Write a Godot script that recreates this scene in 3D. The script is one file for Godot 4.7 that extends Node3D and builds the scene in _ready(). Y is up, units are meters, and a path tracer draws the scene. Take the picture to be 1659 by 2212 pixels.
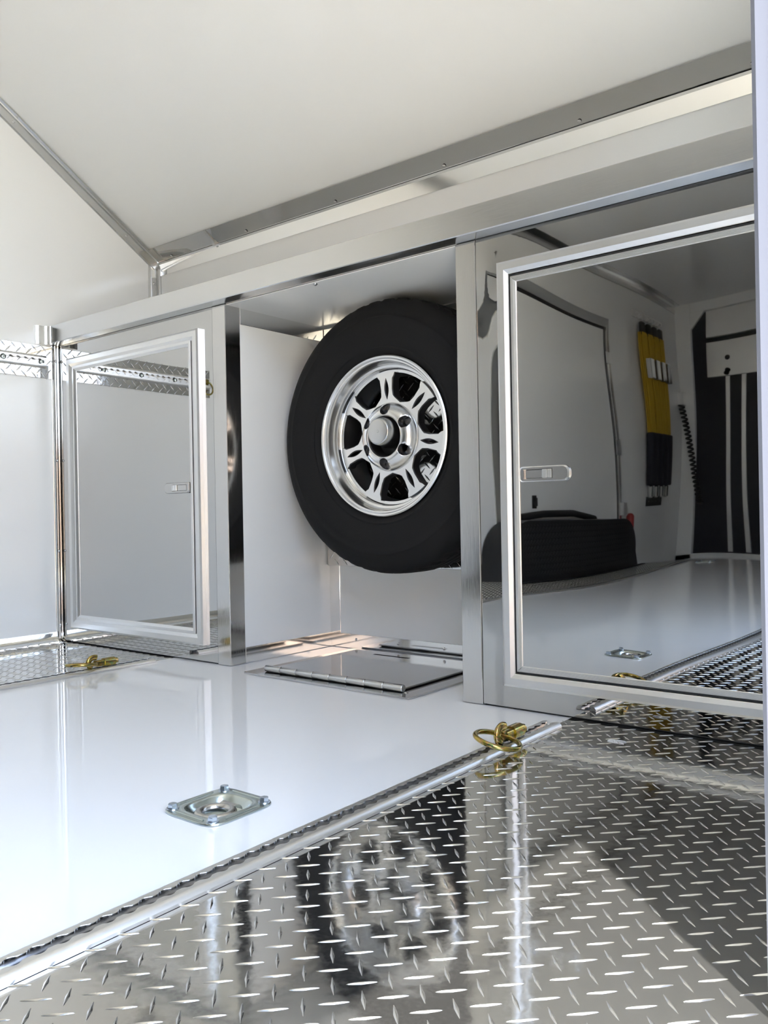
extends Node3D

# ---------------------------------------------------------------- geometry collector
class MB:
	var v := PackedVector3Array()
	var n := PackedVector3Array()
	var uv := PackedVector2Array()
	var idx := PackedInt32Array()
	var xf := Transform3D.IDENTITY
	var lug_mid := 1.0      # below 1: the middle plane of a tyre whose tread is cut into blocks

	func lugged(q: Vector2, s: int) -> float:
		var a := absf(q.y - lug_mid)
		var k := (s + (3 if q.y < lug_mid else 0) + int(round(a * 60.0))) % 6
		var groove := 0.0055 if k >= 4 else 0.0
		return q.x - (groove if q.x > 0.3540 and a < 0.081 and a > 0.034 else (groove * 0.45 if q.x > 0.333 and a >= 0.081 else 0.0))

	func tri_n(a: Vector3, b: Vector3, c: Vector3, na: Vector3, nb: Vector3, nc: Vector3) -> void:
		a = xf * a; b = xf * b; c = xf * c
		na = (xf.basis * na).normalized(); nb = (xf.basis * nb).normalized(); nc = (xf.basis * nc).normalized()
		var k := v.size()
		v.append(a); v.append(b); v.append(c)
		n.append(na); n.append(nb); n.append(nc)
		if (b - a).cross(c - a).dot(na + nb + nc) > 0.0:
			idx.append(k); idx.append(k + 2); idx.append(k + 1)
		else:
			idx.append(k); idx.append(k + 1); idx.append(k + 2)

	func tri(a: Vector3, b: Vector3, c: Vector3, nn: Vector3) -> void:
		tri_n(a, b, c, nn, nn, nn)

	func quad(a: Vector3, b: Vector3, c: Vector3, d: Vector3, nn: Vector3) -> void:
		tri_n(a, b, c, nn, nn, nn)
		tri_n(a, c, d, nn, nn, nn)

	func quad_n(a: Vector3, b: Vector3, c: Vector3, d: Vector3, na: Vector3, nb: Vector3, nc: Vector3, nd: Vector3) -> void:
		tri_n(a, b, c, na, nb, nc)
		tri_n(a, c, d, na, nc, nd)

	# box with chamfered edges, given by its two corners
	func box(lo: Vector3, hi: Vector3, bev := 0.0) -> void:
		var c := (lo + hi) / 2.0
		var h := (hi - lo).abs() / 2.0
		bev = minf(bev, minf(h.x, minf(h.y, h.z)) * 0.9)
		var ax := [Vector3.RIGHT, Vector3.UP, Vector3.BACK]
		for k in 3:
			var e: Vector3 = ax[k]
			var e1: Vector3 = ax[(k + 1) % 3]
			var e2: Vector3 = ax[(k + 2) % 3]
			var h0: float = h[k]
			var h1: float = h[(k + 1) % 3]
			var h2: float = h[(k + 2) % 3]
			for s in [-1.0, 1.0]:
				var m: Vector3 = c + e * (h0 * s)
				var a1 := e1 * (h1 - bev)
				var a2 := e2 * (h2 - bev)
				quad(m - a1 - a2, m + a1 - a2, m + a1 + a2, m - a1 + a2, e * s)
				if bev > 0.0:
					for t in [-1.0, 1.0]:
						var p: Vector3 = c + e * (h0 * s) + e1 * ((h1 - bev) * t)
						var q: Vector3 = c + e * ((h0 - bev) * s) + e1 * (h1 * t)
						quad(p - a2, p + a2, q + a2, q - a2, (e * s + e1 * t).normalized())
		if bev > 0.0:
			for sx in [-1.0, 1.0]:
				for sy in [-1.0, 1.0]:
					for sz in [-1.0, 1.0]:
						var g := Vector3(sx, sy, sz)
						var i := h - Vector3.ONE * bev
						tri(c + g * Vector3(h.x, i.y, i.z), c + g * Vector3(i.x, h.y, i.z), c + g * Vector3(i.x, i.y, h.z), g.normalized())

	static func normals2d(p: PackedVector2Array, closed: bool, smooth: float) -> Array:
		# for every edge i (p[i] -> p[i+1]) the normals at its two ends; outward for counter-clockwise outlines
		var m := p.size()
		var edges := m if closed else m - 1
		var en := []
		for i in edges:
			var d := (p[(i + 1) % m] - p[i])
			en.append(Vector2(d.y, -d.x).normalized())
		var out := []
		for i in edges:
			var a: Vector2 = en[i]
			var b: Vector2 = en[i]
			var has_prev := closed or i > 0
			var has_next := closed or i < edges - 1
			if has_prev:
				var q: Vector2 = en[(i - 1 + edges) % edges]
				if q.dot(a) > smooth:
					a = (a + q).normalized()
			if has_next:
				var q2: Vector2 = en[(i + 1) % edges]
				if q2.dot(b) > smooth:
					b = (b + q2).normalized()
			out.append([a, b])
		return out

	# outline in local XY (counter-clockwise), pushed along local +Z from z0 to z1
	func extrude(p: PackedVector2Array, z0: float, z1: float, at := Transform3D.IDENTITY, smooth := 0.8, caps := true) -> void:
		var keep := xf
		xf = xf * at
		var m := p.size()
		var nn := normals2d(p, true, smooth)
		for i in m:
			var a := p[i]
			var b := p[(i + 1) % m]
			var na := Vector3(nn[i][0].x, nn[i][0].y, 0)
			var nb := Vector3(nn[i][1].x, nn[i][1].y, 0)
			quad_n(Vector3(a.x, a.y, z0), Vector3(b.x, b.y, z0), Vector3(b.x, b.y, z1), Vector3(a.x, a.y, z1), na, nb, nb, na)
		if caps:
			var t := Geometry2D.triangulate_polygon(p)
			for k in range(0, t.size(), 3):
				for zz in [[z0, -1.0], [z1, 1.0]]:
					var z: float = zz[0]
					tri(Vector3(p[t[k]].x, p[t[k]].y, z), Vector3(p[t[k + 1]].x, p[t[k + 1]].y, z), Vector3(p[t[k + 2]].x, p[t[k + 2]].y, z), Vector3(0, 0, zz[1]))
		xf = keep

	# profile of (radius, height) turned round local +Z; the outside lies to the right of its direction of travel
	func lathe(p: PackedVector2Array, segs: int, at := Transform3D.IDENTITY, smooth := 0.8) -> void:
		var keep := xf
		xf = xf * at
		var nn := normals2d(p, false, smooth)
		for i in p.size() - 1:
			for s in segs:
				var t0 := TAU * s / segs
				var t1 := TAU * (s + 1) / segs
				var d0 := Vector3(cos(t0), sin(t0), 0)
				var d1 := Vector3(cos(t1), sin(t1), 0)
				var r := [p[i].x, p[i + 1].x, p[i + 1].x, p[i].x]
				if lug_mid < 1.0:
					r = [lugged(p[i], s), lugged(p[i + 1], s), lugged(p[i + 1], s + 1), lugged(p[i], s + 1)]
				var a: Vector3 = d0 * r[0] + Vector3(0, 0, p[i].y)
				var b: Vector3 = d0 * r[1] + Vector3(0, 0, p[i + 1].y)
				var c: Vector3 = d1 * r[2] + Vector3(0, 0, p[i + 1].y)
				var d: Vector3 = d1 * r[3] + Vector3(0, 0, p[i].y)
				var na: Vector2 = nn[i][0]
				var nb: Vector2 = nn[i][1]
				var n0 := d0 * na.x + Vector3(0, 0, na.y)
				var n1 := d0 * nb.x + Vector3(0, 0, nb.y)
				var n2 := d1 * nb.x + Vector3(0, 0, nb.y)
				var n3 := d1 * na.x + Vector3(0, 0, na.y)
				if a.distance_squared_to(d) > 1e-12:
					tri_n(a, b, d, n0, n1, n3)
				if b.distance_squared_to(c) > 1e-12:
					tri_n(b, c, d, n1, n2, n3)
		xf = keep

	# round bar along a path
	func tube(path: PackedVector3Array, r: float, segs := 10, closed := false, flat := 1.0) -> void:
		var m := path.size()
		var rings := []
		var up := Vector3.UP
		for i in m:
			var a := path[(i - 1 + m) % m] if closed or i > 0 else path[i]
			var b := path[(i + 1) % m] if closed or i < m - 1 else path[i]
			var t := (b - a).normalized()
			if absf(t.dot(up)) > 0.95:
				up = Vector3.RIGHT if absf(t.x) < 0.9 else Vector3.BACK
			var s := t.cross(up).normalized()
			var w := s.cross(t).normalized()
			up = w
			var ring := []
			for k in segs:
				var q := TAU * k / segs
				ring.append([path[i] + (s * cos(q) + w * sin(q) * flat) * r, (s * cos(q) * flat + w * sin(q)).normalized()])
			rings.append(ring)
		for i in (m if closed else m - 1):
			var ra: Array = rings[i]
			var rb: Array = rings[(i + 1) % m]
			for k in segs:
				var j := (k + 1) % segs
				quad_n(ra[k][0], ra[j][0], rb[j][0], rb[k][0], ra[k][1], ra[j][1], rb[j][1], rb[k][1])
		if not closed:
			for e in [[rings[0], path[0] - path[1]], [rings[m - 1], path[m - 1] - path[m - 2]]]:
				var cen: Vector3 = path[0] if e[0] == rings[0] else path[m - 1]
				for k in segs:
					tri(cen, e[0][k][0], e[0][(k + 1) % segs][0], e[1].normalized())

	# a grid of points [row][column] with smooth normals
	func grid(g: Array, flip := 1.0, close_columns := false) -> void:
		var rows := g.size()
		var cols: int = g[0].size()
		var nn := []
		for i in rows:
			var line := []
			for j in cols:
				var du: Vector3 = g[mini(i + 1, rows - 1)][j] - g[maxi(i - 1, 0)][j]
				var j0 := (j - 1 + cols) % cols if close_columns else maxi(j - 1, 0)
				var j1 := (j + 1) % cols if close_columns else mini(j + 1, cols - 1)
				var dv: Vector3 = g[i][j1] - g[i][j0]
				line.append((du.cross(dv) * flip).normalized())
			nn.append(line)
		for i in rows - 1:
			for j in (cols if close_columns else cols - 1):
				var k := (j + 1) % cols
				quad_n(g[i][j], g[i + 1][j], g[i + 1][k], g[i][k], nn[i][j], nn[i + 1][j], nn[i + 1][k], nn[i][k])

	# one mitred side of a picture-frame moulding round a rectangle in local XY; profile of (outwards, height)
	func frame_side(x0: float, y0: float, x1: float, y1: float, side: int, p: PackedVector2Array, z: float, smooth := 0.85) -> void:
		var c := [Vector2(x0, y0), Vector2(x1, y0), Vector2(x1, y1), Vector2(x0, y1)]
		var o := [Vector2(-1, -1), Vector2(1, -1), Vector2(1, 1), Vector2(-1, 1)]
		var out2 := [Vector2(0, -1), Vector2(1, 0), Vector2(0, 1), Vector2(-1, 0)]
		var a: Vector2 = c[side]
		var b: Vector2 = c[(side + 1) % 4]
		var oa: Vector2 = o[side]
		var ob: Vector2 = o[(side + 1) % 4]
		var ou: Vector2 = out2[side]
		var nn := normals2d(p, true, smooth)
		for i in p.size():
			var j := (i + 1) % p.size()
			var n0: Vector2 = nn[i][0]
			var n1: Vector2 = nn[i][1]
			var na := Vector3(ou.x * n0.x, ou.y * n0.x, n0.y)
			var nb := Vector3(ou.x * n1.x, ou.y * n1.x, n1.y)
			var pa := a + oa * p[i].x
			var pb := b + ob * p[i].x
			var qa := a + oa * p[j].x
			var qb := b + ob * p[j].x
			quad_n(Vector3(pa.x, pa.y, z + p[i].y), Vector3(pb.x, pb.y, z + p[i].y), Vector3(qb.x, qb.y, z + p[j].y), Vector3(qa.x, qa.y, z + p[j].y), na, na, nb, nb)

	# domed screw head on a surface with that normal
	func dome(at: Vector3, nrm: Vector3, r: float, h := 0.4, segs := 10) -> void:
		var p := PackedVector2Array()
		for k in 5:
			var t := PI / 2 * k / 4.0
			p.append(Vector2(r * cos(t), r * h * sin(t)))
		p[4].x = 0.0
		lathe(p, segs, Transform3D(MB.facing(nrm), at), 0.3)

	static func facing(nrm: Vector3) -> Basis:
		var u := Vector3.UP if absf(nrm.y) < 0.9 else Vector3.RIGHT
		var x := u.cross(nrm).normalized()
		return Basis(x, nrm.cross(x).normalized(), nrm.normalized())

	func mesh() -> ArrayMesh:
		var a := []
		a.resize(Mesh.ARRAY_MAX)
		a[Mesh.ARRAY_VERTEX] = v
		a[Mesh.ARRAY_NORMAL] = n
		a[Mesh.ARRAY_INDEX] = idx
		var m := ArrayMesh.new()
		m.add_surface_from_arrays(Mesh.PRIMITIVE_TRIANGLES, a)
		return m


# ---------------------------------------------------------------- tree helpers
var used := {}
var M := {}

func numbered(called: String) -> String:
	if not used.has(called):
		used[called] = 0
		return called
	used[called] += 1
	return "%s_%03d" % [called, used[called]]

func tag(o: Node3D, label: String, category := "", group := "", kind := "") -> Node3D:
	o.set_meta("label", label)
	if category: o.set_meta("category", category)
	if group: o.set_meta("group", group)
	if kind: o.set_meta("kind", kind)
	return o

func thing(called: String, label: String, category: String, at := Vector3.ZERO, group := "") -> Node3D:
	var o := Node3D.new()
	o.name = numbered(called)
	add_child(o, true)
	o.position = at
	return tag(o, label, category, group)

func put(called: String, g: MB, m: Material, parent: Node3D = self) -> MeshInstance3D:
	return put_mesh(called, g.mesh(), m, parent)

func put_mesh(called: String, g: Mesh, m: Material, parent: Node3D = self) -> MeshInstance3D:
	var o := MeshInstance3D.new()
	o.mesh = g
	o.material_override = m
	if parent == self:
		o.name = numbered(called)
	else:
		var k := 0
		var want := called
		while parent.has_node(NodePath(want)):
			k += 1
			want = "%s_%03d" % [called, k]
		o.name = want
	parent.add_child(o, true)
	return o

func struct(called: String, g: MB, m: Material, label: String) -> MeshInstance3D:
	var o := put(called, g, m)
	tag(o, label, "", "", "structure")
	return o

func boxed(lo: Vector3, hi: Vector3, bev := 0.0) -> MB:
	var b := MB.new()
	b.box(lo, hi, bev)
	return b

func screws(parent: Node3D, called: String, spots: Array, nrm: Vector3, r: float, m: Material, h := 0.4) -> void:
	for p in spots:
		var g := MB.new()
		g.dome(p, nrm, r, h)
		put(called, g, m, parent)

# polished sheet that is not quite flat, facing +z: broad shallow waves and a dent or two [x, y, reach, slope]
func wavy_sheet(x0: float, y0: float, x1: float, y1: float, z: float, slope: float, ph: float, dents := []) -> MB:
	var b := MB.new()
	var nx := maxi(4, int((x1 - x0) / 0.012))
	var ny := maxi(4, int((y1 - y0) / 0.012))
	var waves := [[7.0, 13.0, 0.40], [17.0, -4.0, 0.35], [5.0, 24.0, 0.25], [-13.0, 11.0, 0.3], [27.0, 6.0, 0.16]]
	var pts := []
	var nrm := []
	for i in nx + 1:
		var pl := []
		var nl := []
		for j in ny + 1:
			var x := lerpf(x0, x1, float(i) / nx)
			var y := lerpf(y0, y1, float(j) / ny)
			var h := 0.0
			var g := Vector2.ZERO
			for k in waves.size():
				var w: Array = waves[k]
				var kk := Vector2(w[0], w[1])
				var a: float = slope * w[2] / kk.length()
				var t := kk.x * x + kk.y * y + ph + k * 1.7
				h += a * sin(t)
				g += kk * a * cos(t)
			for d in dents:
				var v: Vector2 = Vector2(x - d[0], y - d[1]) / float(d[2])
				var e: float = d[3] * d[2] * exp(-v.length_squared())
				h += e
				g += v * (-2.0 * e / d[2])
			pl.append(Vector3(x, y, z + h))
			nl.append(Vector3(-g.x, -g.y, 1).normalized())
		pts.append(pl)
		nrm.append(nl)
	for i in nx:
		for j in ny:
			b.quad_n(pts[i][j], pts[i + 1][j], pts[i + 1][j + 1], pts[i][j + 1], nrm[i][j], nrm[i + 1][j], nrm[i + 1][j + 1], nrm[i][j + 1])
	# the folded edge behind
	var q := 0.006
	b.quad(Vector3(x0, y0, z), Vector3(x1, y0, z), Vector3(x1, y0, z - q), Vector3(x0, y0, z - q), Vector3.DOWN)
	b.quad(Vector3(x0, y1, z), Vector3(x1, y1, z), Vector3(x1, y1, z - q), Vector3(x0, y1, z - q), Vector3.UP)
	b.quad(Vector3(x0, y0, z), Vector3(x0, y1, z), Vector3(x0, y1, z - q), Vector3(x0, y0, z - q), Vector3.LEFT)
	b.quad(Vector3(x1, y0, z), Vector3(x1, y1, z), Vector3(x1, y1, z - q), Vector3(x1, y0, z - q), Vector3.RIGHT)
	return b

func ring_path(c: Vector3, r: float, nrm: Vector3, k := 36, ry := -1.0) -> PackedVector3Array:
	var b := MB.facing(nrm)
	var p := PackedVector3Array()
	for i in k:
		var t := TAU * i / k
		p.append(c + b.x * r * cos(t) + b.y * (ry if ry > 0 else r) * sin(t))
	return p

func rounded(x0: float, y0: float, x1: float, y1: float, r: float, k := 6) -> PackedVector2Array:
	var p := PackedVector2Array()
	for q in [[x1 - r, y0 + r, -PI / 2], [x1 - r, y1 - r, 0.0], [x0 + r, y1 - r, PI / 2], [x0 + r, y0 + r, PI]]:
		for i in k + 1:
			var t: float = q[2] + PI / 2 * i / k
			p.append(Vector2(q[0] + r * cos(t), q[1] + r * sin(t)))
	return p

# ---------------------------------------------------------------- materials
func noise(freq: float, size := 512, octaves := 3, s := 1) -> NoiseTexture2D:
	var f := FastNoiseLite.new()
	f.seed = s
	f.noise_type = FastNoiseLite.TYPE_SIMPLEX_SMOOTH
	f.frequency = freq
	f.fractal_octaves = octaves
	var t := NoiseTexture2D.new()
	t.width = size
	t.height = size
	t.seamless = true
	t.noise = f
	return t

func ramp(t: NoiseTexture2D, stops: Array) -> NoiseTexture2D:
	var g := Gradient.new()
	var off := PackedFloat32Array()
	var col := PackedColorArray()
	for s in stops:
		off.append(s[0]); col.append(s[1])
	g.offsets = off
	g.colors = col
	t.color_ramp = g
	return t

func grey(x: float) -> Color:
	return Color(x, x, x)

func mat(called: String, linear: Color, rough: float, metal := 0.0) -> StandardMaterial3D:
	var m := StandardMaterial3D.new()
	m.resource_name = called
	m.albedo_color = linear.linear_to_srgb()
	m.roughness = rough
	m.metallic = metal
	M[called] = m
	return m

func tri(m: StandardMaterial3D, scale: Vector3) -> StandardMaterial3D:
	m.uv1_triplanar = true
	m.uv1_world_triplanar = true
	m.uv1_scale = scale
	return m

func bumpy(m: StandardMaterial3D, t: NoiseTexture2D, strength: float, amount: float) -> void:
	t.as_normal_map = true
	t.bump_strength = strength
	m.normal_enabled = true
	m.normal_texture = t
	m.normal_scale = amount

func rough_map(m: StandardMaterial3D, t: NoiseTexture2D, low: float, high: float) -> void:
	ramp(t, [[0.0, grey(low / m.roughness)], [1.0, grey(minf(high / m.roughness, 1.0))]])
	m.roughness_texture = t
	m.roughness_texture_channel = BaseMaterial3D.TEXTURE_CHANNEL_RED

func materials() -> void:
	var m := mat("white_wall", Color(0.87, 0.875, 0.855), 0.17)
	tri(m, Vector3(1.5, 1.5, 1.5))
	bumpy(m, noise(0.012, 512, 2, 3), 1.2, 0.10)
	m = mat("white_floor", Color(0.86, 0.86, 0.86), 0.05)
	tri(m, Vector3(1.2, 1.2, 1.2))
	bumpy(m, noise(0.01, 512, 2, 5), 1.0, 0.06)
	m = mat("mirror", Color(0.56, 0.56, 0.55), 0.015, 1.0)
	m = mat("polished", Color(0.86, 0.86, 0.85), 0.09, 1.0)
	m = mat("brushed", Color(0.68, 0.68, 0.67), 0.3, 1.0)
	tri(m, Vector3(1.0, 22.0, 22.0))
	rough_map(m, noise(0.03, 512, 3, 11), 0.17, 0.26)
	m = mat("brushed_upright", Color(0.64, 0.635, 0.62), 0.3, 1.0)
	tri(m, Vector3(22.0, 1.0, 22.0))
	rough_map(m, noise(0.03, 512, 3, 12), 0.05, 0.17)
	mat("satin", Color(0.80, 0.80, 0.79), 0.36, 1.0)
	mat("slot_shade", Color(0.55, 0.55, 0.56), 0.15, 1.0)  # rail aluminium in a darker tone, so the slot reads as shaded
	m = mat("tread_metal", Color(0.65, 0.65, 0.64), 0.10, 0.987)
	tri(m, Vector3(6, 6, 6))
	bumpy(m, noise(0.012, 512, 2, 21), 1.0, 0.18)
	rough_map(m, noise(0.05, 512, 4, 22), 0.05, 0.10)
	mat("tread_lug", Color(0.65, 0.65, 0.64), 0.15, 0.987)
	mat("stainless", Color(0.56, 0.56, 0.56), 0.08, 1.0)
	m = mat("rubber", Color(0.010, 0.010, 0.010), 0.8)
	m.metallic_specular = 0.35
	tri(m, Vector3(8, 8, 8))
	bumpy(m, noise(0.08, 256, 3, 31), 2.0, 0.25)
	mat("gasket", Color(0.012, 0.012, 0.012), 0.6)
	mat("machined", Color(0.80, 0.80, 0.79), 0.24, 1.0)
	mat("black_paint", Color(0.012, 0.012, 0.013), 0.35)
	mat("steel", Color(0.60, 0.60, 0.59), 0.25, 1.0)
	m = mat("zinc", Color(0.56, 0.63, 0.62), 0.24, 1.0)
	m = mat("yellow_zinc", Color(1, 1, 1), 0.2, 1.0)
	tri(m, Vector3(14, 14, 14))
	m.albedo_texture = ramp(noise(0.02, 256, 2, 41), [[0.25, Color(0.60, 0.58, 0.27)], [0.48, Color(0.72, 0.63, 0.34)], [0.60, Color(0.76, 0.55, 0.43)], [0.78, Color(0.50, 0.60, 0.40)]])
	mat("blue_zinc", Color(0.62, 0.70, 0.80), 0.22, 1.0)
	mat("shaded_frame", Color(0.115, 0.125, 0.16), 0.3)  # doorway frame darkened to blue-grey so its sunlit face reads as shaded
	mat("webbing", Color(0.62, 0.40, 0.03), 0.8)
	mat("sleeve", Color(0.012, 0.013, 0.022), 0.85)
	mat("ramp_coat", Color(0.008, 0.009, 0.016), 0.55)
	mat("red_paint", Color(0.30, 0.02, 0.02), 0.4)
	m = mat("ground", Color(0.37, 0.325, 0.245), 0.95)
	tri(m, Vector3(0.5, 0.5, 0.5))
	m.albedo_texture = ramp(noise(0.06, 512, 5, 51), [[0.2, grey(0.86)], [0.8, grey(1.0)]])
	mat("added_wall", Color(0.46, 0.33, 0.24), 0.9)
	mat("trailer_skin", Color(0.75, 0.75, 0.74), 0.3)
	mat("white_ink", Color(0.8, 0.8, 0.8), 0.5)

# ---------------------------------------------------------------- the place (metres; the cabinets' faces lie in z = 0)
const XL := -2.585     # left wall
const XR := -0.178     # right wall
const ZB := -0.414     # front wall behind the cabinets
const ZE := 5.9        # rear frame
const WX := -1.985     # white floor, left edge
const TX := -0.740     # white floor, right edge
const P1 := -1.7876    # left post
const P2 := -0.9889    # right post
const HC := 0.981      # underside of the cabinet top
const CEIL := 2.2
const DZ0 := 0.790     # side doorway
const DZ1 := 1.75
const DH := 2.02


func _ready() -> void:
	var cam := Camera3D.new()
	cam.name = "camera"
	cam.fov = 63.0802
	cam.keep_aspect = Camera3D.KEEP_HEIGHT
	cam.near = 0.02
	cam.far = 400.0
	cam.transform = Transform3D(Basis(Vector3(0.78132703, -0.01810629, -0.62385914), Vector3(0.01366866, 0.99983577, -0.01189952), Vector3(0.62397214, 0.0007701, 0.78144621)), Vector3(0, 0.41183, 1.5))
	add_child(cam)
	cam.current = true

	var sky_mat := ProceduralSkyMaterial.new()
	sky_mat.sky_top_color = Color(0.575, 0.65, 0.765)
	sky_mat.sky_horizon_color = Color(0.86, 0.875, 0.885)
	sky_mat.sky_curve = 0.15
	sky_mat.ground_bottom_color = Color(0.62, 0.55, 0.48)
	sky_mat.ground_horizon_color = Color(0.68, 0.63, 0.58)
	sky_mat.sky_energy_multiplier = 1.5
	var sky := Sky.new()
	sky.sky_material = sky_mat
	var env := Environment.new()
	env.background_mode = Environment.BG_SKY
	env.sky = sky
	env.tonemap_mode = Environment.TONE_MAPPER_LINEAR
	env.tonemap_exposure = 6.1
	env.sdfgi_enabled = true
	env.ssao_enabled = true
	env.ssil_enabled = true
	var we := WorldEnvironment.new()
	we.name = "sky"
	we.environment = env
	add_child(we)

	var sun := DirectionalLight3D.new()
	sun.name = "sun"
	sun.light_color = Color(1.0, 0.98, 0.94)
	sun.light_energy = 3.0
	sun.light_angular_distance = 0.53
	sun.shadow_enabled = true
	var dir := Vector3(-0.36, -2.02, -0.3125).normalized()
	sun.basis = Basis.looking_at(dir, Vector3.RIGHT)
	add_child(sun)

	materials()
	shell()
	floor_plates()
	trims()
	cabinets()
	spare_wheel()
	floor_hatch()
	tracks()
	rings()
	rear_things()


# ---------------------------------------------------------------- shell
func shell() -> void:
	var b := MB.new()
	b.box(Vector3(-90, -0.75, -90), Vector3(90, -0.55, 90))
	struct("ground", b, M.ground, "tan sunlit ground outside the trailer")

	# unseen tan wall, added for the tan tone that the polished metal mirrors
	b = MB.new()
	b.box(Vector3(9.0, -0.56, -22), Vector3(9.2, 1.75, 26), 0.01)
	b.box(Vector3(8.96, 1.75, -22), Vector3(9.24, 1.83, 26), 0.01)
	# unseen wall added to block sky in reflections, for the person at the camera
	b.box(Vector3(2.6, -0.56, 7.6), Vector3(9.2, 4.2, 7.8), 0.01)
	struct("wall_added", b, M.added_wall, "unseen tan walls added outside the doorway to block sky and show in the metal")

	b = MB.new()
	b.box(Vector3(XL - 0.06, -0.2, -0.5), Vector3(XL, 2.32, 6.1))
	struct("wall_left", b, M.white_wall, "glossy white left wall of the trailer")

	b = MB.new()
	b.box(Vector3(XL - 0.06, -0.2, -0.5), Vector3(XR + 0.06, 1.5, ZB))
	struct("wall_front", b, M.white_wall, "white front wall above and behind the cabinets")

	# the right wall with its doorway
	b = MB.new()
	b.box(Vector3(XR, -0.2, -0.5), Vector3(XR + 0.06, 2.32, DZ0))
	b.box(Vector3(XR, -0.2, DZ1), Vector3(XR + 0.06, 2.32, 6.1))
	b.box(Vector3(XR, DH, DZ0), Vector3(XR + 0.06, 2.32, DZ1))
	struct("wall_right", b, M.white_wall, "white right wall with the open side doorway")

	# the ceiling: sloped nose, then flat
	b = MB.new()
	var y0 := 1.354
	var zt := ZB + (CEIL - y0) / 0.64
	var out := PackedVector2Array([Vector2(ZB - 0.08, y0 - 0.046), Vector2(zt, CEIL), Vector2(6.1, CEIL), Vector2(6.1, CEIL + 0.08), Vector2(zt - 0.03, CEIL + 0.08), Vector2(ZB - 0.08, y0 + 0.05)])
	# local X is world z, local Y is world y, local Z is world -x
	b.extrude(out, 0.0, 2.52, Transform3D(Basis(Vector3(0, 0, 1), Vector3(0, 1, 0), Vector3(-1, 0, 0)), Vector3(XR + 0.06, 0, 0)), 2.0)
	struct("ceiling", b, M.white_wall, "white ceiling that slopes down to the front wall")

	# rear end: posts, beam and the closed ramp door
	b = MB.new()
	b.box(Vector3(XL, -0.12, ZE), Vector3(XL + 0.14, CEIL, ZE + 0.1), 0.004)
	b.box(Vector3(XR - 0.14, -0.12, ZE), Vector3(XR, CEIL, ZE + 0.1), 0.004)
	b.box(Vector3(XL + 0.14, 2.13, ZE), Vector3(XR - 0.14, CEIL, ZE + 0.1), 0.004)
	b.box(Vector3(XL, -0.2, ZE), Vector3(XR, -0.05, ZE + 0.1), 0.004)
	for s in [0.0, 1.0]:
		var x: float = lerpf(XL + 0.14, XR - 0.14, s)
		var k := 1.0 if s == 0.0 else -1.0
		b.extrude(PackedVector2Array([Vector2(0, 2.13), Vector2(0, 2.0), Vector2(0.13, 2.13)]) if k > 0 else PackedVector2Array([Vector2(-0.13, 2.13), Vector2(0, 2.0), Vector2(0, 2.13)]), ZE, ZE + 0.1, Transform3D(Basis.IDENTITY, Vector3(x, 0, 0)), 2.0)
	struct("wall_rear", b, M.white_wall, "white painted rear door frame of the trailer")

	var r := Node3D.new()
	r.name = "door_1"
	add_child(r)
	tag(r, "closed black rear ramp door with two metal strips", "", "", "structure")
	put("ramp_panel", boxed(Vector3(XL + 0.145, -0.05, ZE + 0.03), Vector3(XR - 0.145, 2.125, ZE + 0.09), 0.004), M.ramp_coat, r)
	for x in [-2.11, -1.965, -0.78, -0.64]:
		put("metal_strip", boxed(Vector3(x - 0.02, -0.04, ZE + 0.018), Vector3(x + 0.02, 1.56, ZE + 0.031), 0.002), M.satin, r)
	for q in [[1.56, 1.88], [1.92, 2.12]]:
		put("ramp_flap", boxed(Vector3(-2.30, q[0], ZE - 0.005), Vector3(-0.44, q[1], ZE + 0.03), 0.004), M.satin, r)
	var h := MB.new()
	h.extrude(rounded(-0.022, -0.022, 0.022, 0.022, 0.02, 5), 0, 0.004, Transform3D(Basis.IDENTITY, Vector3(-2.106, 1.73, ZE - 0.009)))
	for t in [0.0, PI / 4]:
		h.extrude(rounded(-0.035, -0.02, 0.035, 0.02, 0.018, 4), 0, 0.004, Transform3D(Basis(Vector3.BACK, t + PI / 4), Vector3(-2.108, 1.60, ZE - 0.009)))
	put("slot", h, M.gasket, r)

	# escape door in the left wall (seen in the mirror of the right cabinet)
	r = Node3D.new()
	r.name = "door_2"
	add_child(r)
	tag(r, "closed white side door in the left wall with aluminium frame", "", "", "structure")
	var face := Transform3D(Basis(Vector3(0, 0, -1), Vector3(0, 1, 0), Vector3(1, 0, 0)), Vector3(XL, 0, 0))   # local x = -z, local z = +x
	var prof := PackedVector2Array([Vector2(0, 0), Vector2(0.075, 0), Vector2(0.075, 0.006), Vector2(0.045, 0.014), Vector2(0.03, 0.02), Vector2(0, 0.02)])
	for k in 4:
		var f := MB.new()
		f.xf = face
		f.frame_side(-4.52, 0.08, -2.85, 1.80, k, prof, 0.0)
		put("door_frame", f, M.brushed, r)
		f = MB.new()
		f.xf = face
		f.frame_side(-4.505, 0.095, -2.865, 1.785, k, PackedVector2Array([Vector2(0, 0), Vector2(0.015, 0), Vector2(0.015, 0.009), Vector2(0, 0.009)]), 0.0)
		put("gasket", f, M.gasket, r)
	put("door_panel", boxed(Vector3(XL, 0.095, 2.865), Vector3(XL + 0.007, 1.785, 4.505), 0.003), M.white_wall, r)
	for y in [1.55, 0.86]:
		put("corner_plate", boxed(Vector3(XL + 0.02, y - 0.05, 4.50), Vector3(XL + 0.024, y + 0.05, 4.58), 0.001), M.satin, r)
	put("hinge", boxed(Vector3(XL + 0.02, 0.36, 4.53), Vector3(XL + 0.05, 0.46, 4.60), 0.003), M.satin, r)

	# the frame of the open side doorway
	r = Node3D.new()
	r.name = "door_3"
	add_child(r)
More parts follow.
